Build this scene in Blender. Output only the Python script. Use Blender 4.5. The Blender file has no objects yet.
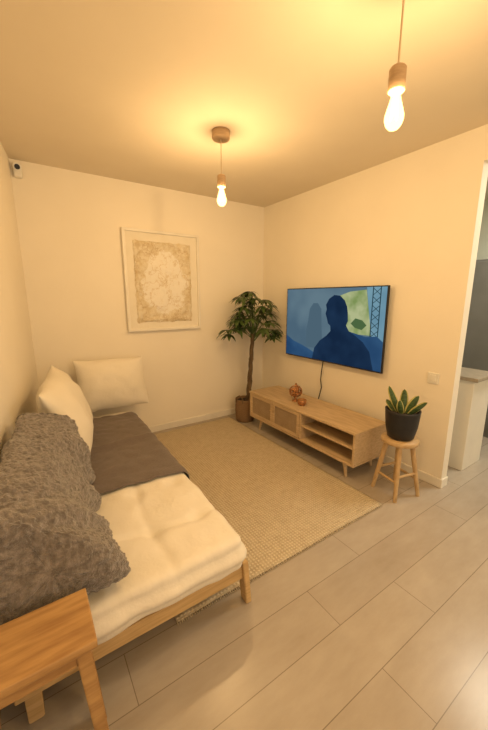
import bpy, bmesh, math, random
from mathutils import Vector, Matrix, noise
random.seed(7)
S=bpy.context.scene
try:
    S.view_settings.view_transform='Standard'
except Exception: pass

# ---------------------------------------------------------------- materials
def newmat(name):
    m=bpy.data.materials.new(name); m.use_nodes=True
    nt=m.node_tree; b=nt.nodes['Principled BSDF']
    return m,nt,b
def coords(nt,scale=(1,1,1),rot=(0,0,0),loc=(0,0,0)):
    tc=nt.nodes.new('ShaderNodeTexCoord'); mp=nt.nodes.new('ShaderNodeMapping')
    mp.inputs['Scale'].default_value=scale; mp.inputs['Rotation'].default_value=rot; mp.inputs['Location'].default_value=loc
    nt.links.new(tc.outputs['Object'],mp.inputs['Vector']); return mp.outputs['Vector']
def mat(name,c1,c2=None,rough=.6,nscale=8,stretch=(1,1,1),bump=0,bscale=None,metal=0,spec=.4,detail=4,sheen=0):
    m,nt,b=newmat(name)
    b.inputs['Roughness'].default_value=rough; b.inputs['Metallic'].default_value=metal
    b.inputs['Specular IOR Level'].default_value=spec
    if sheen: b.inputs['Sheen Weight'].default_value=sheen
    v=coords(nt,stretch)
    n=nt.nodes.new('ShaderNodeTexNoise'); n.inputs['Scale'].default_value=nscale; n.inputs['Detail'].default_value=detail
    nt.links.new(v,n.inputs['Vector'])
    if c2 is None: c2=tuple(x*.93 for x in c1)
    r=nt.nodes.new('ShaderNodeValToRGB'); r.color_ramp.elements[0].position=.35; r.color_ramp.elements[1].position=.65
    r.color_ramp.elements[0].color=(*c2,1); r.color_ramp.elements[1].color=(*c1,1)
    nt.links.new(n.outputs['Fac'],r.inputs['Fac']); nt.links.new(r.outputs['Color'],b.inputs['Base Color'])
    if bump:
        n2=nt.nodes.new('ShaderNodeTexNoise'); n2.inputs['Scale'].default_value=bscale or nscale*3; n2.inputs['Detail'].default_value=5
        nt.links.new(v,n2.inputs['Vector'])
        bp=nt.nodes.new('ShaderNodeBump'); bp.inputs['Strength'].default_value=bump; bp.inputs['Distance'].default_value=.01
        nt.links.new(n2.outputs['Fac'],bp.inputs['Height']); nt.links.new(bp.outputs['Normal'],b.inputs['Normal'])
    return m
def emis(name,c,s,transp=0,c2=None,scale=6):
    m,nt,b=newmat(name); nt.nodes.remove(b)
    e=nt.nodes.new('ShaderNodeEmission'); e.inputs['Strength'].default_value=s; e.inputs['Color'].default_value=(*c,1)
    if c2:
        n=nt.nodes.new('ShaderNodeTexNoise'); n.inputs['Scale'].default_value=scale; n.inputs['Detail'].default_value=2
        nt.links.new(coords(nt),n.inputs['Vector'])
        r=nt.nodes.new('ShaderNodeValToRGB'); r.color_ramp.elements[0].position=.35; r.color_ramp.elements[1].position=.65
        r.color_ramp.elements[0].color=(*c,1); r.color_ramp.elements[1].color=(*c2,1)
        nt.links.new(n.outputs['Fac'],r.inputs['Fac']); nt.links.new(r.outputs['Color'],e.inputs['Color'])
    o=nt.nodes['Material Output']
    if transp:
        t=nt.nodes.new('ShaderNodeBsdfTransparent'); mx=nt.nodes.new('ShaderNodeMixShader'); mx.inputs[0].default_value=transp
        nt.links.new(e.outputs[0],mx.inputs[1]); nt.links.new(t.outputs[0],mx.inputs[2]); nt.links.new(mx.outputs[0],o.inputs[0])
    else: nt.links.new(e.outputs[0],o.inputs[0])
    return m
WALL=mat('wall_paint',(.85,.79,.68),(.83,.77,.66),.75,3,bump=.05,bscale=60)
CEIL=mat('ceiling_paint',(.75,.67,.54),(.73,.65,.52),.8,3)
TRIM=mat('trim_white',(.82,.78,.70),None,.45,5)
OAK=mat('oak_light',(.60,.45,.28),(.48,.35,.21),.5,6,(6,1,14),bump=.05)
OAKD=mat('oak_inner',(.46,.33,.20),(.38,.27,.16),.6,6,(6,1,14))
PINE=mat('pine',(.62,.43,.21),(.50,.33,.15),.5,7,(1,8,14),bump=.05)
TABW=mat('table_wood',(.50,.30,.12),(.33,.18,.07),.42,5,(1.2,9,9),bump=.08)
STW=mat('stool_wood',(.55,.39,.21),(.45,.30,.15),.5,7,(2,8,3))
LAMPW=mat('lamp_wood',(.50,.35,.21),(.40,.27,.16),.55,20,(1,1,8))
CREAM=mat('cream_cotton',(.80,.75,.66),(.77,.72,.62),.9,6,bump=.25,bscale=40,sheen=.2)
GRAYT=mat('taupe_throw',(.165,.132,.118),(.135,.108,.096),.95,90,bump=.4,bscale=220,sheen=.2)
FLUFF=mat('sherpa_gray',(.26,.227,.21),(.13,.11,.10),1,48,bump=.9,bscale=150,sheen=.5)
BLACK=mat('black_plastic',(.012,.012,.014),None,.3,5)
POT=mat('charcoal_pot',(.02,.02,.023),(.015,.015,.017),.45,20)
SOIL=mat('soil',(.06,.04,.025),(.03,.02,.012),1,60,bump=.5)
LEAF=mat('leaf_green',(.075,.12,.03),(.03,.062,.015),.4,9)
SNAKE=mat('snake_leaf',(.09,.15,.05),(.03,.07,.025),.4,30,(1,1,4))
SNAKEY=mat('snake_leaf_edge',(.50,.46,.17),None,.4,20)
TRUNK=mat('trunk_bark',(.17,.115,.06),(.09,.06,.035),.85,30,(1,1,.4),bump=.5)
BRONZE=mat('copper_metal',(.50,.24,.10),(.34,.15,.06),.35,30,metal=.6,bump=.1)
WHITEP=mat('white_plastic',(.8,.78,.72),None,.35,4)
GREY=mat('kitchen_grey',(.20,.20,.19),(.17,.17,.16),.4,4)
CTOP=mat('counter_stone',(.36,.30,.23),(.29,.24,.18),.35,30)
KWALL=mat('kitchen_paint',(.66,.70,.62),None,.7,3)
def basket_mat():
    m,nt,b=newmat('woven_basket'); b.inputs['Roughness'].default_value=.85
    w=nt.nodes.new('ShaderNodeTexWave'); w.wave_type='BANDS'; w.bands_direction='Z'; w.inputs['Scale'].default_value=25; w.inputs['Distortion'].default_value=3
    nt.links.new(coords(nt),w.inputs['Vector'])
    r=nt.nodes.new('ShaderNodeValToRGB'); r.color_ramp.elements[0].color=(.12,.065,.03,1); r.color_ramp.elements[1].color=(.32,.20,.10,1)
    nt.links.new(w.outputs['Fac'],r.inputs['Fac']); nt.links.new(r.outputs['Color'],b.inputs['Base Color'])
    bp=nt.nodes.new('ShaderNodeBump'); bp.inputs['Strength'].default_value=.6; nt.links.new(w.outputs['Fac'],bp.inputs['Height']); nt.links.new(bp.outputs['Normal'],b.inputs['Normal'])
    return m
BASKET=basket_mat()
def weave_mat(name,c1,c2,sc,rot=0,bstr=.5,ns=9,wm=.45,nm=.65,bd=.006):
    m,nt,b=newmat(name); b.inputs['Roughness'].default_value=.95; b.inputs['Specular IOR Level'].default_value=.1
    v=coords(nt,(1,1,1),(0,0,rot))
    f=[]
    for d in sc[1]:
        w=nt.nodes.new('ShaderNodeTexWave'); w.wave_type='BANDS'; w.bands_direction=d; w.inputs['Scale'].default_value=sc[0]
        w.inputs['Distortion'].default_value=1.6; w.inputs['Detail'].default_value=2; nt.links.new(v,w.inputs['Vector']); f.append(w)
    mu=nt.nodes.new('ShaderNodeMath'); mu.operation='MULTIPLY'; nt.links.new(f[0].outputs['Fac'],mu.inputs[0]); nt.links.new(f[1].outputs['Fac'],mu.inputs[1])
    n=nt.nodes.new('ShaderNodeTexNoise'); n.inputs['Scale'].default_value=ns; n.inputs['Detail'].default_value=8; n.inputs['Roughness'].default_value=.75; nt.links.new(v,n.inputs['Vector'])
    ad=nt.nodes.new('ShaderNodeMath'); ad.operation='MULTIPLY_ADD'; ad.inputs[1].default_value=wm
    nt.links.new(mu.outputs[0],ad.inputs[0])
    m2=nt.nodes.new('ShaderNodeMath'); m2.operation='MULTIPLY'; m2.inputs[1].default_value=nm; nt.links.new(n.outputs['Fac'],m2.inputs[0]); nt.links.new(m2.outputs[0],ad.inputs[2])
    r=nt.nodes.new('ShaderNodeValToRGB'); r.color_ramp.elements[0].position=.2; r.color_ramp.elements[1].position=.7
    r.color_ramp.elements[0].color=(*c2,1); r.color_ramp.elements[1].color=(*c1,1)
    nt.links.new(ad.outputs[0],r.inputs['Fac']); nt.links.new(r.outputs['Color'],b.inputs['Base Color'])
    bp=nt.nodes.new('ShaderNodeBump'); bp.inputs['Strength'].default_value=bstr; bp.inputs['Distance'].default_value=bd
    nt.links.new(ad.outputs[0],bp.inputs['Height']); nt.links.new(bp.outputs['Normal'],b.inputs['Normal'])
    return m
RUG=weave_mat('jute_rug',(.66,.57,.42),(.40,.32,.215),(17,('X','Y')),math.radians(0),.9,26,.5,.75,.010)
CANE=weave_mat('cane_panel',(.46,.35,.24),(.26,.19,.12),(55,('Y','Z')),0,.5)
def floor_mat():
    m,nt,b=newmat('wood_look_tile'); b.inputs['Roughness'].default_value=.27; b.inputs['Specular IOR Level'].default_value=.5
    v=coords(nt,(1,1,1),(0,0,0),(.37,.08,0))
    br=nt.nodes.new('ShaderNodeTexBrick'); br.offset=.33; br.offset_frequency=2; br.inputs['Scale'].default_value=1
    br.inputs['Brick Width'].default_value=1.2; br.inputs['Row Height'].default_value=.2; br.inputs['Mortar Size'].default_value=.0016
    br.inputs['Mortar Smooth'].default_value=.1; br.inputs['Bias'].default_value=0
    br.inputs['Color1'].default_value=(.45,.40,.345,1); br.inputs['Color2'].default_value=(.405,.355,.305,1); br.inputs['Mortar'].default_value=(.24,.20,.165,1)
    nt.links.new(v,br.inputs['Vector'])
    n=nt.nodes.new('ShaderNodeTexNoise'); n.inputs['Scale'].default_value=3.2; n.inputs['Detail'].default_value=8; n.inputs['Roughness'].default_value=.65
    nt.links.new(coords(nt,(1.2,3.5,1)),n.inputs['Vector'])
    r=nt.nodes.new('ShaderNodeValToRGB'); r.color_ramp.elements[0].position=.3; r.color_ramp.elements[1].position=.7
    r.color_ramp.elements[0].color=(.84,.82,.79,1); r.color_ramp.elements[1].color=(1,1,1,1); nt.links.new(n.outputs['Fac'],r.inputs['Fac'])
    mx=nt.nodes.new('ShaderNodeMix'); mx.data_type='RGBA'; mx.blend_type='MULTIPLY'; mx.inputs['Factor'].default_value=1
    nt.links.new(br.outputs['Color'],mx.inputs['A']); nt.links.new(r.outputs['Color'],mx.inputs['B'])
    nt.links.new(mx.outputs['Result'],b.inputs['Base Color'])
    return m
FLOOR=floor_mat()
def art_mat():
    m,nt,b=newmat('white_gold_relief_canvas'); b.inputs['Roughness'].default_value=.6
    v=coords(nt)
    L=nt.links.new
    def noi(sc,de,ro,vec=None):
        n=nt.nodes.new('ShaderNodeTexNoise'); n.inputs['Scale'].default_value=sc; n.inputs['Detail'].default_value=de; n.inputs['Roughness'].default_value=ro
        L(vec or v,n.inputs['Vector']); return n
    def ramp(src,p0,p1,c0,c1):
        r=nt.nodes.new('ShaderNodeValToRGB'); r.color_ramp.elements[0].position=p0; r.color_ramp.elements[1].position=p1
        r.color_ramp.elements[0].color=(*c0,1); r.color_ramp.elements[1].color=(*c1,1); L(src,r.inputs['Fac']); return r
    def mix(f,a,c,mode='MIX'):
        x=nt.nodes.new('ShaderNodeMixRGB'); x.blend_type=mode
        if isinstance(f,(int,float)): x.inputs[0].default_value=f
        else: L(f,x.inputs[0])
        L(a,x.inputs[1]); L(c,x.inputs[2]); return x.outputs[0]
    n0=noi(6,8,.6)
    vm=mix(.35,v,n0.outputs['Color'])
    vo=nt.nodes.new('ShaderNodeTexVoronoi'); vo.feature='DISTANCE_TO_EDGE'; vo.inputs['Scale'].default_value=8; L(vm,vo.inputs['Vector'])
    lines=ramp(vo.outputs['Distance'],0,.04,(.66,.51,.29),(1,1,1))
    n1=noi(14,10,.75)
    inner=ramp(n1.outputs['Fac'],.36,.46,(.74,.65,.50),(.88,.84,.76))
    outer=ramp(n1.outputs['Fac'],.42,.58,(.66,.55,.36),(.80,.73,.59))
    sub=nt.nodes.new('ShaderNodeVectorMath'); sub.operation='SUBTRACT'; sub.inputs[1].default_value=(0,0,.46); L(v,sub.inputs[0])
    sc=nt.nodes.new('ShaderNodeVectorMath'); sc.operation='MULTIPLY'; sc.inputs[1].default_value=(4.0,0,3.0); L(sub.outputs[0],sc.inputs[0])
    ln=nt.nodes.new('ShaderNodeVectorMath'); ln.operation='LENGTH'; L(sc.outputs[0],ln.inputs[0])
    n2=noi(7,8,.7)
    ad=nt.nodes.new('ShaderNodeMath'); ad.operation='MULTIPLY_ADD'; ad.inputs[1].default_value=1.5; L(n2.outputs['Fac'],ad.inputs[0]); L(ln.outputs['Value'],ad.inputs[2])
    sb=nt.nodes.new('ShaderNodeMath'); sb.operation='GREATER_THAN'; sb.inputs[1].default_value=1.64; L(ad.outputs[0],sb.inputs[0])
    col=mix(sb.outputs[0],inner.outputs[0],outer.outputs[0])
    col=mix(.65,col,lines.outputs[0],'MULTIPLY')
    L(col,b.inputs['Base Color'])
    bp=nt.nodes.new('ShaderNodeBump'); bp.inputs['Strength'].default_value=1; bp.inputs['Distance'].default_value=.02
    L(n1.outputs['Fac'],bp.inputs['Height']); L(bp.outputs['Normal'],b.inputs['Normal'])
    return m
ART=art_mat()

# ---------------------------------------------------------------- builder
class B:
    def __init__(s,name): s.name=name; s.v=[]; s.f=[]; s.mi=[]; s.sm=[]; s.mats=[]
    def m(s,mt):
        if mt not in s.mats: s.mats.append(mt)
        return s.mats.index(mt)
    def add(s,vs,fs,mt,smooth=True):
        o=len(s.v); i=s.m(mt); s.v+= [tuple(v) for v in vs]
        for f in fs: s.f.append([o+k for k in f]); s.mi.append(i); s.sm.append(smooth)
    def bm(s,bm,mt,smooth=False):
        bm.verts.ensure_lookup_table(); bm.verts.index_update()
        s.add([v.co.copy() for v in bm.verts],[[v.index for v in f.verts] for f in bm.faces],mt,smooth); bm.free()
    def box(s,lo,hi,mt,bev=.003,seg=1,M=None):
        bm=bmesh.new(); bmesh.ops.create_cube(bm,size=1)
        lo=Vector(lo);hi=Vector(hi);c=(lo+hi)/2;d=hi-lo
        for v in bm.verts: v.co=Vector((v.co.x*d.x,v.co.y*d.y,v.co.z*d.z))+c
        if bev: bmesh.ops.bevel(bm,geom=bm.edges[:],offset=bev,segments=seg,affect='EDGES',profile=.5)
        if M: bm.transform(M)
        s.bm(bm,mt,False)
    def prism(s,poly,z0,z1,mt):
        n=len(poly); vs=[(x,y,z0) for x,y in poly]+[(x,y,z1) for x,y in poly]
        fs=[list(range(n))[::-1],list(range(n,2*n))]+[[i,(i+1)%n,n+(i+1)%n,n+i] for i in range(n)]
        s.add(vs,fs,mt,False)
    def tube(s,pts,rad,mt,n=10,cap=True,flat=1):
        pts=[Vector(p) for p in pts]
        if not isinstance(rad,(list,tuple)): rad=[rad]*len(pts)
        vs=[];fs=[];ref=None
        for i,p in enumerate(pts):
            t=(pts[min(i+1,len(pts)-1)]-pts[max(i-1,0)]).normalized()
            if ref is None: ref=Vector((1,0,0)) if abs(t.x)<.8 else Vector((0,1,0))
            a=(ref-t*ref.dot(t)).normalized(); b=t.cross(a); ref=a
            for k in range(n):
                q=2*math.pi*k/n; vs.append(p+(a*math.cos(q)+b*math.sin(q)*flat)*rad[i])
        for i in range(len(pts)-1):
            for k in range(n): fs.append([i*n+k,i*n+(k+1)%n,(i+1)*n+(k+1)%n,(i+1)*n+k])
        s.add(vs,fs,mt,True)
        if cap:
            s.add(vs[:n],[list(range(n))[::-1]],mt,False); s.add(vs[-n:],[list(range(n))],mt,False)
    def sq(s,p0,p1,w0,w1,mt,d0=None,d1=None):
        p0=Vector(p0);p1=Vector(p1); vs=[]
        for p,w,d in((p0,w0,d0 or w0),(p1,w1,d1 or w1)):
            vs+=[p+Vector((-w/2,-d/2,0)),p+Vector((w/2,-d/2,0)),p+Vector((w/2,d/2,0)),p+Vector((-w/2,d/2,0))]
        bm=bmesh.new(); bv=[bm.verts.new(v) for v in vs]
        for f in [[3,2,1,0],[4,5,6,7],[0,1,5,4],[1,2,6,5],[2,3,7,6],[3,0,4,7]]: bm.faces.new([bv[i] for i in f])
        bmesh.ops.recalc_face_normals(bm,faces=bm.faces[:])
        bmesh.ops.bevel(bm,geom=bm.edges[:],offset=.003,segments=2,affect='EDGES'); s.bm(bm,mt,False)
    def lathe(s,prof,c,mt,n=32,smooth=True):
        c=Vector(c);vs=[];fs=[]
        for r,z in prof:
            for k in range(n):
                q=2*math.pi*k/n; vs.append(c+Vector((r*math.cos(q),r*math.sin(q),z)))
        for i in range(len(prof)-1):
            for k in range(n): fs.append([i*n+k,i*n+(k+1)%n,(i+1)*n+(k+1)%n,(i+1)*n+k])
        s.add(vs,fs,mt,smooth)
    def rbox(s,lo,hi,r,n,mt,disp=None,M=None):
        lo=Vector(lo);hi=Vector(hi);c=(lo+hi)/2;h=(hi-lo)/2
        bm=bmesh.new(); nx,ny,nz=n
        def face(fn,a,b):
            g=[[bm.verts.new(fn(i/a*2-1,j/b*2-1)) for j in range(b+1)] for i in range(a+1)]
            for i in range(a):
                for j in range(b): bm.faces.new([g[i][j],g[i+1][j],g[i+1][j+1],g[i][j+1]])
        for sg in(-1,1):
            face(lambda u,v:(u,v,sg),nx,ny); face(lambda u,v:(u,sg,v),nx,nz); face(lambda u,v:(sg,u,v),ny,nz)
        bmesh.ops.remove_doubles(bm,verts=bm.verts[:],dist=1e-5)
        bmesh.ops.recalc_face_normals(bm,faces=bm.faces[:])
        for v in bm.verts:
            p=Vector((v.co.x*h.x,v.co.y*h.y,v.co.z*h.z))
            rr=[min(r,h.x),min(r,h.y),min(r,h.z)]
            q=Vector([max(-(h[k]-rr[k]),min(h[k]-rr[k],p[k])) for k in range(3)])
            d=p-q
            if d.length>1e-6:
                e=Vector([d[k]/rr[k] for k in range(3)])
                mxx=max(abs(e.x),abs(e.y),abs(e.z)); e=e.normalized()*mxx
                d=Vector([e[k]*rr[k] for k in range(3)])
            v.co=q+d+c
        bm.normal_update()
        if disp:
            nn=[v.normal.copy() for v in bm.verts]
            for v,nm in zip(bm.verts,nn): v.co=disp(v.co.copy(),nm)
        if M: bm.transform(M)
        s.bm(bm,mt,True)
    def pillow(s,o,eu,ev,en,w,h,t,mt,n=28,seed=0,sq=.12):
        o=Vector(o);eu=Vector(eu).normalized();ev=Vector(ev).normalized();en=Vector(en).normalized()
        bm=bmesh.new()
        for sg in(1,-1):
            g=[]
            for i in range(n+1):
                row=[]
                for j in range(n+1):
                    u=math.sin((i/n-.5)*math.pi);v=math.sin((j/n-.5)*math.pi)
                    th=((1-abs(u)**2.6)*(1-abs(v)**2.6))**.55*t/2
                    x=u*w/2*(1-sq*(1-v*v)*u*u); y=v*h/2*(1-sq*(1-u*u)*v*v)
                    p=o+eu*x+ev*y
                    wr=noise.noise(p*5+Vector((seed,0,0)))*.022+noise.noise(p*13+Vector((seed,3,0)))*.010
                    th=th*(1+wr*8)
                    p+=en*(sg*th)+(eu*noise.noise(p*4+Vector((0,seed,9)))+ev*noise.noise(p*4+Vector((7,seed,2))))*.026
                    row.append(bm.verts.new(p))
                g.append(row)
            for i in range(n):
                for j in range(n):
                    f=[g[i][j],g[i+1][j],g[i+1][j+1],g[i][j+1]]
                    bm.faces.new(f if sg>0 else f[::-1])
        bmesh.ops.remove_doubles(bm,verts=bm.verts[:],dist=1e-4)
        s.bm(bm,mt,True)
    def done(s):
        me=bpy.data.meshes.new(s.name); 
        V=[Vector(v) for v in s.v]
        c=Vector(((min(v.x for v in V)+max(v.x for v in V))/2,(min(v.y for v in V)+max(v.y for v in V))/2,min(v.z for v in V)))
        s.c=c
        me.from_pydata([v-c for v in V],[],s.f); 
        for m in s.mats: me.materials.append(m)
        me.polygons.foreach_set('material_index',s.mi); me.polygons.foreach_set('use_smooth',s.sm)
        me.update(); ob=bpy.data.objects.new(s.name,me); ob.location=c; S.collection.objects.link(ob); return ob

# ---------------------------------------------------------------- room shell
H=2.4; XR=2.43; YB=3.2; WT=.08
def lw(y): return .04-.13*(YB-y)
b=B('floor'); b.box((-.9,-2.6,-.1),(4.4,3.4,0),FLOOR,0); b.done()
b=B('ceiling'); b.box((-.9,-2.6,H),(4.4,3.4,H+.1),CEIL,0); b.done()
b=B('wall_back'); b.box((-.3,YB,0),(4.4,YB+.12,H),WALL,0); b.done()
b=B('wall_left'); b.prism([(lw(3.3),3.3),(lw(3.3)-.12,3.3),(lw(-2.6)-.12,-2.6),(lw(-2.6),-2.6)],0,H,WALL); b.done()
b=B('wall_right'); b.box((XR,1.0,0),(XR+WT,YB,H),WALL,0); b.box((XR,.05,2.2),(XR+WT,1.0,H),WALL,0); b.box((XR,-2.6,0),(XR+WT,.05,H),WALL,0); b.done()
b=B('wall_kitchen'); b.box((4.2,-2.6,0),(4.3,YB,H),KWALL,0); b.done()
b=B('baseboard_back'); b.box((lw(3.2),YB-.012,0),(XR,YB,.07),TRIM,.003); b.done()
b=B('baseboard_right'); b.box((XR-.012,1.0,0),(XR,YB-.012,.07),TRIM,.003); b.box((XR-.012,.988,0),(XR+WT,1.0,.07),TRIM,.003); b.done()

# ---------------------------------------------------------------- rug
b=B('jute_rug')
b.rbox((.40,1.12,.0),(1.88,3.10,.014),.006,(60,80,2),RUG,lambda p,n:p+Vector((noise.noise(p*2)*.008,noise.noise(p*2+Vector((5,5,5)))*.008,(noise.noise(p*6)*.002 if p.z>.01 else 0))))
for i in range(148):
    x=.405+i*.01
    b.tube([(x,1.125,.006),(x+random.uniform(-.003,.003),1.115,.005),(x+random.uniform(-.004,.004),1.106,.003)],[.003,.0025,.0015],RUG,5)
b.done()

# ---------------------------------------------------------------- sofa
b=B('futon_sofa')
for x0,x1,y0,y1,z0,z1 in [(-.16,.70,1.045,1.07,.13,.195),(.675,.70,1.07,2.98,.13,.195),(.06,.70,2.98,3.005,.13,.195)]:
    b.box((x0,y0,z0),(x1,y1,z1),PINE,.004,2)
for y in [1.12+i*.115 for i in range(17)]:
    b.box((lw(y)+.06,y,.18),(.675,y+.06,.195),PINE,.003)
for x,y in [(.65,2.9),(lw(1.1)+.12,1.09),(lw(2.9)+.09,2.9),(.65,2.0)]:
    b.sq((x,y,.016 if x>.4 else 0),(x,y,.18),.045,.05,PINE)
b.sq((.718,1.05,.0),(.702,1.055,.22),.028,.028,PINE,.05,.05)
def mw(p): return noise.noise(p*7)*.012+noise.noise(p*16)*.004
def shx(p):
    k=(p.y-1.0)/2; f=(p.x+.15)/.85
    return .045*k*f+.19*k*(1-f)
def md(p,n):
    t=p.copy()
    if p.z>.3:
        for cx in (.12,.36,.58):
            for cy in (1.28,1.62,2.0,2.4,2.8):
                d=((p.x-cx)**2+(p.y-cy)**2); t.z-=.022*math.exp(-d/.002)
        t.z-=.012*math.exp(-((p.y-1.29-.02*math.sin(p.x*9))/.018)**2)+.008*math.exp(-((p.x-.36-.015*math.sin(p.y*8))/.02)**2)
    side=1-abs(n.z)
    t+=n*(mw(p)*.85+.012*side*math.cos((p.z-.28)*65))
    t.x+=shx(p)
    return t
b.rbox((-.15,1.01,.200),(.70,3.0,.364),.048,(64,136,14),CREAM,md,None)
b.done()

# taupe throw draped over far part of the mattress (open sheet)
b=B('taupe_throw')
prof=[(x,.368) for x in [.10+.54*i/26 for i in range(27)]]
for k in range(1,9):
    a=k/8*math.pi/2; prof.append((.645+.055*math.sin(a),.313+.055*math.cos(a)))
prof+=[(.703,.29),(.705,.27),(.706,.25),(.705,.232),(.703,.218)]
vs=[];NJ=90
for i,(x,z) in enumerate(prof):
    for j in range(NJ+1):
        y=1.665+(.70-x)*.05+(2.86-1.665)*j/NJ
        p=Vector((x,y,z)); f=min(1,max(0,(x-.645)/.055)); n=Vector((f,0,1-f)).normalized()
        ex=.012+abs(noise.noise(p*9+Vector((3,1,8))))*.014
        if j==0: ex-=.006
        rid=.024*math.exp(-((y-2.25-.1*(x-.4))/.03)**2)*(1-f)
        q=p+n*(max(mw(p),-.002)+ex+rid); q.x+=shx(p); vs.append(q)
fs=[[i*(NJ+1)+j,(i+1)*(NJ+1)+j,(i+1)*(NJ+1)+j+1,i*(NJ+1)+j+1] for i in range(len(prof)-1) for j in range(NJ)]
b.add(vs,fs,GRAYT,True); b.done()

# back cushion (cream) leaning on left wall
b=B('sofa_back_cushion')
def leanpillow(b,y0,y1,zb,zt,th,seed,xo=.0,lean=.16,n=34):
    yc=(y0+y1)/2; xw=lw(yc)
    eu=Vector((.13,1,0)).normalized()
    ev=Vector((-lean,0,zt-zb)).normalized()
    en=eu.cross(ev)
    o=Vector((xw+th/2+lean/2+.02+xo,yc,(zb+zt)/2))
    b.pillow(o,eu,ev,en,y1-y0,(zt-zb)*1.02,th,CREAM,n,seed,.06)
leanpillow(b,1.93,2.80,.405,.90,.24,2,.0,.20)
b.done()
b=B('throw_pillow')
b.pillow((.60,3.01,.625),(1,.02,0),(0,.25,1),(0,-1,.25),.60,.47,.235,CREAM,36,5,.04)
b.done()

# fluffy blanket draped over sofa back
def blanket():
    bm=bmesh.new(); NU=290; NV=250; y0,y1=1.03,1.91
    def sec(y):
        xw=lw(y)+.012
        t=(y-y0)/(y1-y0)
        xr=.215-.04*math.sin(t*math.pi)
        zt=.80+.045*t-.05*math.exp(-(t/.15)**2)
        zb=.402
        fx=.055*t
        return [(xw,zb),(xw-.0,.58),(xw+.02,zt-.05),(xw+.09,zt),(xw+.20+fx,zt-.05),((xw+xr)/2+.09+fx,.62+.05*t),(xr-.02+fx*.3,.50+.03*t),(xr,.44),(xr-.015,zb+.01),((xw+xr)/2,zb-.0)]
    def cr(P,u):
        n=len(P); f=u*n; i=int(f)%n; t=f-int(f)
        p=[Vector((*P[(i+k-1)%n],0)) for k in range(4)]
        return .5*((2*p[1])+(p[2]-p[0])*t+(2*p[0]-5*p[1]+4*p[2]-p[3])*t*t+(3*p[1]-p[0]-3*p[2]+p[3])*t**3)
    g=[]
    for j in range(NV+1):
        v=j/NV
        ecap=.12
        if v<ecap: s=max(0,1-((ecap-v)/ecap)**3)**.5; y=y0+.05*v/ecap
        elif v>1-ecap: s=math.sqrt(max(0,1-((v-1+ecap)/ecap)**2)); y=y1-.05*(1-v)/ecap
        else: s=1; y=y0+.05+(y1-y0-.10)*(v-ecap)/(1-2*ecap)
        P=sec(y); c=Vector((sum(p[0] for p in P)/len(P),sum(p[1] for p in P)/len(P),0))
        row=[]
        for i in range(NU):
            q=cr(P,i/NU); q=c+(q-c)*max(s,.001)
            row.append(bm.verts.new((q.x,y,q.y)))
        g.append(row)
    for j in range(NV):
        for i in range(NU):
            bm.faces.new([g[j][i],g[j][(i+1)%NU],g[j+1][(i+1)%NU],g[j+1][i]])
    bmesh.ops.recalc_face_normals(bm,faces=bm.faces[:]); bm.normal_update()
    nn=[v.normal.copy() for v in bm.verts]
    for v,nm in zip(bm.verts,nn):
        p=v.co.copy()
        # long drape folds running down from the top of the backrest
        ph=p.y*24+p.z*7+noise.noise(p*3)*3.0
        drape=(.5+.5*math.sin(ph))**2*.036*min(1,max(0,(.80-p.z)/.15))
        fold=noise.noise(Vector((p.x*5,p.y*3.2-p.z*2,p.z*4)))*.030+abs(noise.noise(Vector((p.x*4,p.y*6+p.z*5,p.z*2))))*.028
        vd=noise.voronoi(p*44)[0]
        cl=(.55-vd[0])*.0135
        f2=noise.noise(p*100)*.005
        q=p+nm*(fold+drape-.026+cl+f2)
        q.x=max(q.x,lw(q.y)+.006); q.z=max(q.z,.392); q.y=max(q.y,.99)
        v.co=q
    return bm
b=B('fluffy_blanket'); b.bm(blanket(),FLUFF,True); b.done()

# ---------------------------------------------------------------- side table
b=B('wooden_side_table')
zt=.50; x0,x1,y0,y1=-.225,.066,.79,.982
b.box((x0,y0,zt-.026),(x1,y1,zt),TABW,.004,2)
for sx,x in((-1,x0+.045),(1,x1-.035)):
    for sy,y in((-1,y0+.03),(1,y1-.03)):
        b.sq((x+sx*.035,y+sy*.004,0),(x,y,zt-.026),.032,.036,TABW,.032,.036)
b.box((x0+.05,y0+.02,zt-.075),(x1-.05,y0+.04,zt-.026),TABW,.002)
b.box((x0+.05,y1-.045,zt-.075),(x1-.05,y1-.025,zt-.026),TABW,.002)
b.box((x0+.035,y0+.04,zt-.075),(x0+.055,y1-.04,zt-.026),TABW,.002)
b.box((x1-.045,y0+.04,zt-.075),(x1-.025,y1-.04,zt-.026),TABW,.002)
b.box((x1-.025,y0+.03,.13),(x1-.005,y1-.03,.155),TABW,.002)
b.done()

# ---------------------------------------------------------------- tv cabinet
b=B('tv_cabinet')
X0,X1,Y0,Y1,Z0,Z1=1.93,2.33,1.40,2.76,.125,.405
t=.02
b.box((X0-.006,Y0-.006,Z1-t),(X1,Y1+.006,Z1),OAK,.004,2)
b.box((X0,Y0,Z0),(X1,Y1,Z0+t),OAK,.003)
b.box((X0,Y0,Z0+t),(X1,Y0+t,Z1-t),OAK,.002); b.box((X0,Y1-t,Z0+t),(X1,Y1,Z1-t),OAK,.002)
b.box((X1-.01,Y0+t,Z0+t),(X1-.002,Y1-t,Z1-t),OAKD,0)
yd=1.985
b.box((X0+.004,yd-t/2,Z0+t),(X1-.01,yd+t/2,Z1-t),OAK,.002)
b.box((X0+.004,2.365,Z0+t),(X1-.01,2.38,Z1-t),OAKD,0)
zs=(Z0+Z1)/2
b.box((X0+.015,Y0+t,zs-.008),(X1-.01,yd-t/2,zs+.008),OAK,.002)
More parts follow.
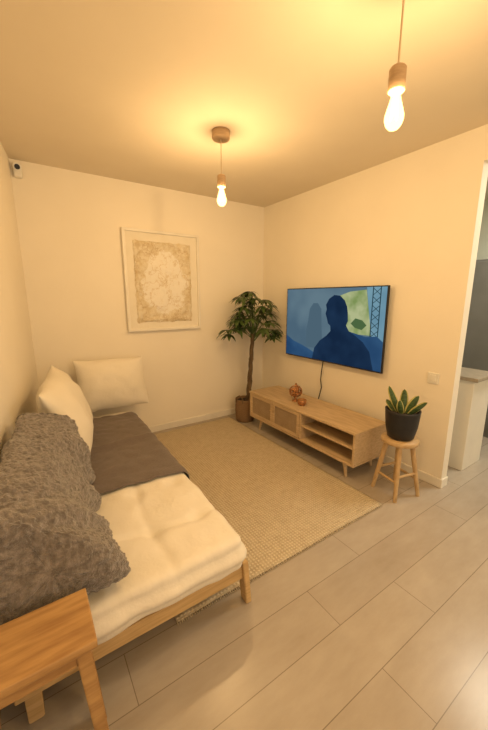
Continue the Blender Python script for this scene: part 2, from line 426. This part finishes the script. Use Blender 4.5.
def door(ya,yb):
    z0=Z0+t+.003; z1=Z1-t-.003; w=.028; xf=X0-.004
    b.box((xf,ya,z0),(xf+.018,yb,z0+w),OAK,.002); b.box((xf,ya,z1-w),(xf+.018,yb,z1),OAK,.002)
    b.box((xf,ya,z0+w),(xf+.018,ya+w,z1-w),OAK,.002); b.box((xf,yb-w,z0+w),(xf+.018,yb,z1-w),OAK,.002)
    b.box((xf+.008,ya+w,z0+w),(xf+.012,yb-w,z1-w),CANE,0)
door(yd+.012,2.368); door(2.374,Y1-t-.003)
for y in(2.345,2.395): b.tube([(X0-.004,y,zs+.03),(X0-.018,y,zs+.03)],[.005,.007],OAKD,10)
for x,sx in((X0+.05,-1),(X1-.05,1)):
    for y,sy in((Y0+.12,-1),(Y1-.16,1)):
        b.tube([(x+sx*.01,y+sy*.03,0),(x,y,Z0)],[.011,.02],OAK,14)
b.done()

# ornament: round copper table lamp (interlaced rings) + small bowl
b=B('copper_table_lamp'); o=Vector((2.10,2.23,.4055))
b.lathe([(0,0),(.034,0),(.034,.006),(.012,.014),(.008,.024),(.010,.045),(0,.046)],o,BRONZE,24)
c=o+Vector((0,0,.096)); R=.058
for k in range(7):
    ax=Vector((math.cos(k*1.3)*math.sin(.5+k*.42),math.sin(k*1.3)*math.sin(.5+k*.42),math.cos(.5+k*.42))).normalized()
    u=ax.orthogonal().normalized(); v=ax.cross(u)
    b.tube([c+(u*math.cos(q*math.pi/14)+v*math.sin(q*math.pi/14))*R for q in range(29)],.006,BRONZE,8)
b.lathe([(0,-.036),(.022,-.028),(.032,-.008),(.032,.008),(.022,.028),(0,.036)],c,BRONZE,20)
b.lathe([(0,.058),(.008,.060),(.011,.070),(.006,.080),(0,.082)],c,BRONZE,14)
b.done()
b=B('small_bowl'); o=Vector((2.06,2.10,.4055))
b.lathe([(0,0),(.028,0),(.041,.020),(.043,.052),(.039,.053),(.036,.025),(0,.012)],o,BRONZE,24)
b.lathe([(0,.042),(.037,.042)],o,TABW,24)
b.done()

# ---------------------------------------------------------------- TV
def emat(n,c,s=1.0,c2=None,sc=6): return emis(n,c,s,0,c2,sc)
b=B('wall_mounted_tv')
ty0,ty1,tz0,tz1,tx=1.52,2.70,.775,1.48,2.372
b.box((tx,ty0,tz0),(tx+.022,ty1,tz1),BLACK,.003,2)
b.box((tx+.02,ty0+.25,tz0+.12),(XR-.001,ty1-.25,tz1-.2),BLACK,.006)
def Q(u,v,l): return (tx-.0006-l*.0004, ty1-.009-(ty1-ty0-.018)*u, tz0+.012+(tz1-tz0-.021)*v)
def poly(pts,l,mt): 
    vs=[Q(u,v,l) for u,v in pts]; b.add(vs,[list(range(len(vs)))],mt,False)
SKY=emat('screen_sky',(.12,.19,.235),1,(.07,.125,.175),2.5); SIL=emat('screen_silhouette',(.007,.019,.048),1,(.012,.032,.075),5)
GRN=emat('screen_green',(.20,.28,.09),1,(.42,.46,.24),9); NAVY=emat('screen_navy',(.015,.05,.125),1,(.03,.085,.18),4)
LBL=emat('screen_lightblue',(.13,.26,.35),1,(.18,.33,.41),5); DK=emat('screen_dark',(.02,.05,.065),1)
poly([(0,0),(1,0),(1,1),(0,1)],0,SKY)
poly([(0,0),(.42,0),(.38,.08),(.28,.14),(.2,.18),(.1,.22),(0,.30)],1,NAVY)
poly([(.26,.16),(.255,.4),(.275,.55),(.29,.72),(.33,.80),(.38,.80),(.42,.72),(.43,.5),(.45,.16)],1,emat('screen_haze',(.07,.122,.165),1))
poly([(.66,.42),(.62,.70),(.60,.90),(.70,.95),(.84,.97),(.88,.62),(.90,.42)],1,GRN)
poly([(.84,1),(1,1),(1,.35),(.92,.3),(.88,.62)],2,LBL)
for k in range(6):
    z=.40+k*.1
    poly([(.895,z),(.955,z+.08),(.955,z+.09),(.895,z+.01)],3,DK); poly([(.955,z),(.895,z+.08),(.895,z+.09),(.955,z+.01)],3,DK)
poly([(.89,.35),(.898,.35),(.898,1),(.89,1)],3,DK); poly([(.95,.35),(.958,.35),(.958,1),(.95,1)],3,DK)
poly([(.72,.55),(.76,.50),(.82,.48),(.86,.54),(.82,.60),(.76,.62)],2,emat('screen_bush',(.07,.13,.05),1))
poly([(.70,0),(1,0),(1,.36),(.95,.42),(.86,.40),(.70,.45)],4,NAVY)
sil=[(.34,0),(.36,.16),(.42,.28),(.49,.36),(.53,.43),(.525,.50),(.50,.53),(.485,.60),(.47,.66),(.48,.72),(.47,.78),(.50,.86),(.55,.91),(.61,.90),(.655,.84),(.68,.76),(.69,.68),(.695,.58),(.68,.52),(.71,.45),(.77,.40),(.84,.33),(.90,.22),(.94,0)]
poly(sil[::-1],6,SIL)
b.done()
b=B('tv_cable'); b.tube([(2.40,2.17,.80),(2.395,2.175,.74),(2.40,2.19,.66),(2.405,2.20,.58),(2.41,2.19,.50),(2.40,2.20,.42),(2.39,2.21,.36)],.005,BLACK,8); b.done()

# ---------------------------------------------------------------- light switch, sensor
b=B('light_switch'); b.box((XR-.009,1.10,.77),(XR,1.18,.85),WHITEP,.003,2); b.box((XR-.013,1.118,.785),(XR-.008,1.162,.835),WHITEP,.003,2); b.done()
b=B('security_camera')
b.rbox((.055,YB-.035,2.27),(.115,YB,2.37),.015,(8,6,10),WHITEP)
b.tube([(.085,YB-.03,2.345),(.085,YB-.06,2.335)],[.026,.028],WHITEP,20); b.tube([(.085,YB-.058,2.336),(.085,YB-.064,2.334)],.018,BLACK,20)
b.done()

# ---------------------------------------------------------------- picture
b=B('framed_relief_artwork')
px0,px1,pz0,pz1=.81,1.57,1.065,2.005; d=YB-.040; YF=YB-.001
w=.026
b.box((px0,d,pz0),(px1,YF,pz0+w),TRIM,.003);b.box((px0,d,pz1-w),(px1,YF,pz1),TRIM,.003)
b.box((px0,d,pz0+w),(px0+w,YF,pz1-w),TRIM,.003);b.box((px1-w,d,pz0+w),(px1,YF,pz1-w),TRIM,.003)
b.box((px0+w,YB-.02,pz0+w),(px1-w,YF,pz1-w),mat('art_board',(.80,.75,.65),(.77,.72,.61),.8,9,bump=.3,bscale=30),0)
def g(i,j,N=60,Mh=74):
    x=px0+.095+(px1-px0-.19)*i/N; z=pz0+.085+(pz1-pz0-.185)*j/Mh
    edge=min(i,N-i,j,Mh-j)
    p=Vector((x*7,0,z*7)); h=noise.fractal(p,1,2,5)*.008+.006
    h+=.008*math.exp(-((edge-2.5-1.5*noise.noise(p*1.5))/1.3)**2)
    if edge==0: x+=noise.noise(p*3)*.015; z+=noise.noise(p*3+Vector((4,4,4)))*.015; h=0
    return (x,YB-.0205-max(h,.0),z)
vs=[g(i,j) for i in range(61) for j in range(75)]
b.add(vs,[[i*75+j,(i+1)*75+j,(i+1)*75+j+1,i*75+j+1] for i in range(60) for j in range(74)],ART,True)
b.done()

# ---------------------------------------------------------------- stool + snake plant
b=B('round_stool'); cx,cy=2.11,1.165
b.lathe([(0,.385),(.110,.385),(.122,.39),(.124,.402),(.122,.414),(.116,.42),(0,.42)],(cx,cy,0),STW,40)
ang=[math.radians(a) for a in(-58,32,122,212)]
def leg(a,z):
    r=.08+(.150-.08)*(1-z/.385); return (cx+math.cos(a)*r,cy+math.sin(a)*r,z)
for a in ang: b.tube([leg(a,0),leg(a,.2),leg(a,.388)],[.013,.016,.018],STW,16)
for i,z in((0,.13),(1,.17),(2,.13),(3,.17)):
    b.tube([leg(ang[i],z),leg(ang[(i+1)%4],z)],.009,STW,12)
b.done()
b=B('snake_plant_in_pot')
b.lathe([(0,.0),(.076,.0),(.086,.01),(.104,.09),(.113,.19),(.115,.205),(.109,.207),(.104,.195),(.10,.17)],(cx,cy,.421),POT,40)
b.lathe([(0,.18),(.102,.18)],(cx,cy,.421),SOIL,30)
def blade(base,dirv,L,w,side,tw=.3):
    N=12; base=Vector(base); dirv=Vector(dirv).normalized(); side=Vector(side).normalized()
    side=(side-dirv*side.dot(dirv)).normalized(); nn=dirv.cross(side)
    vs=[]
    for i in range(N+1):
        t=i/N; ww=w*(math.sin(min(1,t*1.5+.35)*math.pi/2) if t<.45 else math.sqrt(max(0,1-((t-.45)/.55)**2)))
        a=tw*t; s=side*math.cos(a)+nn*math.sin(a); n2=nn*math.cos(a)-side*math.sin(a)
        p=base+dirv*L*t+nn*(.02*t*t)
        for k in(-1,-.72,0,.72,1): vs.append(p+s*ww*k+n2*(abs(k)**2*ww*.45))
    for i in range(N):
        for k in range(4):
            b.add([vs[i*5+k],vs[i*5+k+1],vs[(i+1)*5+k+1],vs[(i+1)*5+k]],[[0,1,2,3]],SNAKEY if k in(0,3) else SNAKE,True)
for i,(dx,dy,tz,L,w,tw) in enumerate([(-.25,.35,1,.20,.024,.5),(.0,.0,1,.17,.028,-.3),(.2,-.45,1,.15,.030,.4),(.1,-.85,.8,.15,.026,.2),(-.5,-.1,1,.11,.024,.6),(-.2,.75,.8,.11,.022,.1)]):
    blade((cx+dx*.05,cy+dy*.05,.597),(dx,dy,tz),L,w,(.56,-.8,0),tw)
b.done()

# ---------------------------------------------------------------- money tree
b=B('potted_money_tree'); ox,oy=2.0,2.955
b.lathe([(0,.0),(.095,.0),(.105,.02),(.113,.12),(.11,.25),(.112,.26),(.102,.26),(.098,.22)],(ox,oy,0),BASKET,36)
b.lathe([(0,.235),(.10,.235)],(ox,oy,0),SOIL,24)
for k in (200,20):
    a=math.radians(k); c=Vector((ox+.108*math.cos(a),oy+.108*math.sin(a),.25)); tg=Vector((-math.sin(a),math.cos(a),0))
    b.tube([c+tg*(-.045)+Vector((0,0,-.02)),c+tg*(-.04)+Vector((0,0,.04)),c+Vector((0,0,.065)),c+tg*.04+Vector((0,0,.04)),c+tg*.045+Vector((0,0,-.02))],.007,TRUNK,8)
for k in range(3):
    pts=[];rs=[]
    for i in range(41):
        t=i/40; a=k*2*math.pi/3+t*math.pi*3.6; r=.016-.006*t
        pts.append((ox+.03+.03*t+r*math.cos(a),oy-.02-.04*t+r*math.sin(a),.20+t*.80)); rs.append(.017-.005*t+ (.003 if i%13==0 else 0))
    b.tube(pts,rs,TRUNK,10)
top=Vector((ox+.075,oy-.06,.985))
def leaflet(base,d,L,w,up):
    N=7; d=d.normalized(); s=d.cross(up).normalized(); vs=[]
    for i in range(N+1):
        t=i/N; ww=w*math.sin(math.pi*min(1,(t*.93+.03))**.8) 
        p=base+d*L*t+Vector((0,0,-1))*L*.42*t*t
        n=s.cross(d)
        vs+= [p-s*ww+n*ww*.25,p,p+s*ww+n*ww*.25]
    fs=[]
    for i in range(N):
        for k in range(2): fs.append([i*3+k,i*3+k+1,(i+1)*3+k+1,(i+1)*3+k])
    vs=[Vector((min(v.x,XR-.012),min(v.y,YB-.012),v.z)) for v in vs]
    b.add(vs,fs,LEAF,True)
random.seed(11)
for i in range(52):
    az=random.uniform(0,2*math.pi); el=math.radians(random.choice([random.uniform(50,88),random.uniform(15,50),random.uniform(-12,20)]))
    R=random.uniform(.18,.33)
    e=top+Vector((math.cos(az)*math.cos(el)*R*1.0,math.sin(az)*math.cos(el)*R*.9,math.sin(el)*R*1.35+.04))
    e.x=min(e.x,XR-.05); e.y=min(e.y,YB-.05)
    mid=(top+e)/2+Vector((0,0,.04))
    b.tube([top+Vector((0,0,random.uniform(-.08,.04))),mid,e],[.004,.0032,.0025],LEAF,6)
    out=(e-top); out.z*=.4; out.normalize(); up=Vector((0,0,1))
    sd=out.cross(up).normalized(); fw=up.cross(sd)*-1
    if fw.dot(out)<0: fw=-fw
    n=random.choice([5,6,6,7])
    for k in range(n):
        a=math.radians(-115+230*k/(n-1)+random.uniform(-8,8))
        d=fw*math.cos(a)+sd*math.sin(a)+Vector((0,0,random.uniform(-.3,.15)))
        leaflet(e,d,random.uniform(.10,.16)*(1-.2*abs(a)/2),random.uniform(.017,.024),up)
b.done()

# ---------------------------------------------------------------- pendants
GLASS=emis('bulb_glow',(1,.62,.22),5,.4)
FIL=emis('filament',(1,.75,.4),120)
CORD=mat('cord_fabric',(.62,.50,.34),None,.8,30)
def pendant(x,y,zb,nm,watt):
    b=B(nm)
    b.lathe([(0,H),(.056,H),(.056,H-.042),(.052,H-.047),(0,H-.047)],(x,y,0),LAMPW,36)
    zs=zb+.185
    b.tube([(x,y,H-.045),(x,y,zs)],.0032,CORD,8)
    b.lathe([(0,zs),(.022,zs),(.027,zs-.006),(.027,zs-.068),(.024,zs-.072),(0,zs-.072)],(x,y,0),LAMPW,32)
    zt=zs-.066
    h=zt-zb
    prof=[(.013,zt),(.014,zt-.012),(.018,zt-.03),(.026,zb+h*.52),(.031,zb+h*.36),(.031,zb+h*.26),(.026,zb+h*.13),(.016,zb+h*.03),(.0,zb)]
    b.lathe(prof,(x,y,0),GLASS,28)
    for k in range(4):
        a=k*math.pi/2; c,s=math.cos(a),math.sin(a)
        b.tube([(x+.005*c,y+.005*s,zt-.02),(x+.013*c,y+.013*s,zb+h*.28)],.0014,FIL,6)
        a2=a+.8
        b.tube([(x+.013*c,y+.013*s,zb+h*.28),(x+.006*math.cos(a2),y+.006*math.sin(a2),zt-.025)],.0014,FIL,6)
    b.done()
    L=bpy.data.lights.new(nm+'_light','POINT'); L.energy=watt; L.color=(1,.64,.28); L.shadow_soft_size=.03
    o=bpy.data.objects.new(nm+'_light',L); o.location=(x,y,zb+h*.22); S.collection.objects.link(o)
pendant(1.15,1.97,1.965,'pendant_lamp',42)
pendant(1.115,.75,1.94,'pendant_lamp.001',44)
pendant(1.10,-.75,1.95,'added_fill_pendant',66)  # unseen pendant added behind the camera as fill for the ceiling

# ---------------------------------------------------------------- kitchen
b=B('kitchen_peninsula')
b.box((2.82,1.02,0),(3.15,2.2,.755),TRIM,.003); b.box((2.78,.985,.755),(3.17,2.2,.785),CTOP,.004,2)
b.done()
b=B('kitchen_cabinet')
b.box((3.75,1.0,0),(4.19,2.4,1.75),GREY,.004)
b.box((3.735,1.02,.1),(3.75,1.68,1.73),GREY,.004); b.box((3.735,1.70,.1),(3.75,2.38,1.73),GREY,.004)
b.tube([(3.71,1.62,.8),(3.71,1.62,1.1)],.007,WHITEP,8)
b.done()
L=bpy.data.lights.new('kitchen_ceiling_light','AREA'); L.energy=30; L.color=(1,.93,.74); L.size=.5
o=bpy.data.objects.new('kitchen_ceiling_light',L); o.location=(3.3,.6,2.37); S.collection.objects.link(o)

# world (light from open rear of the room)
w=bpy.data.worlds.new('World'); S.world=w; w.use_nodes=True
w.node_tree.nodes['Background'].inputs[0].default_value=(1,.80,.56,1); w.node_tree.nodes['Background'].inputs[1].default_value=1.35

# ---------------------------------------------------------------- camera
cd=bpy.data.cameras.new('camera'); cam=bpy.data.objects.new('camera',cd); S.collection.objects.link(cam)
cd.sensor_fit='VERTICAL'; cd.sensor_height=36; cd.lens=325/730*36; cd.clip_start=.02
cam.location=(0,0,1.38); cam.rotation_euler=(math.radians(90-11.6),0,math.radians(-33.9))
S.camera=cam
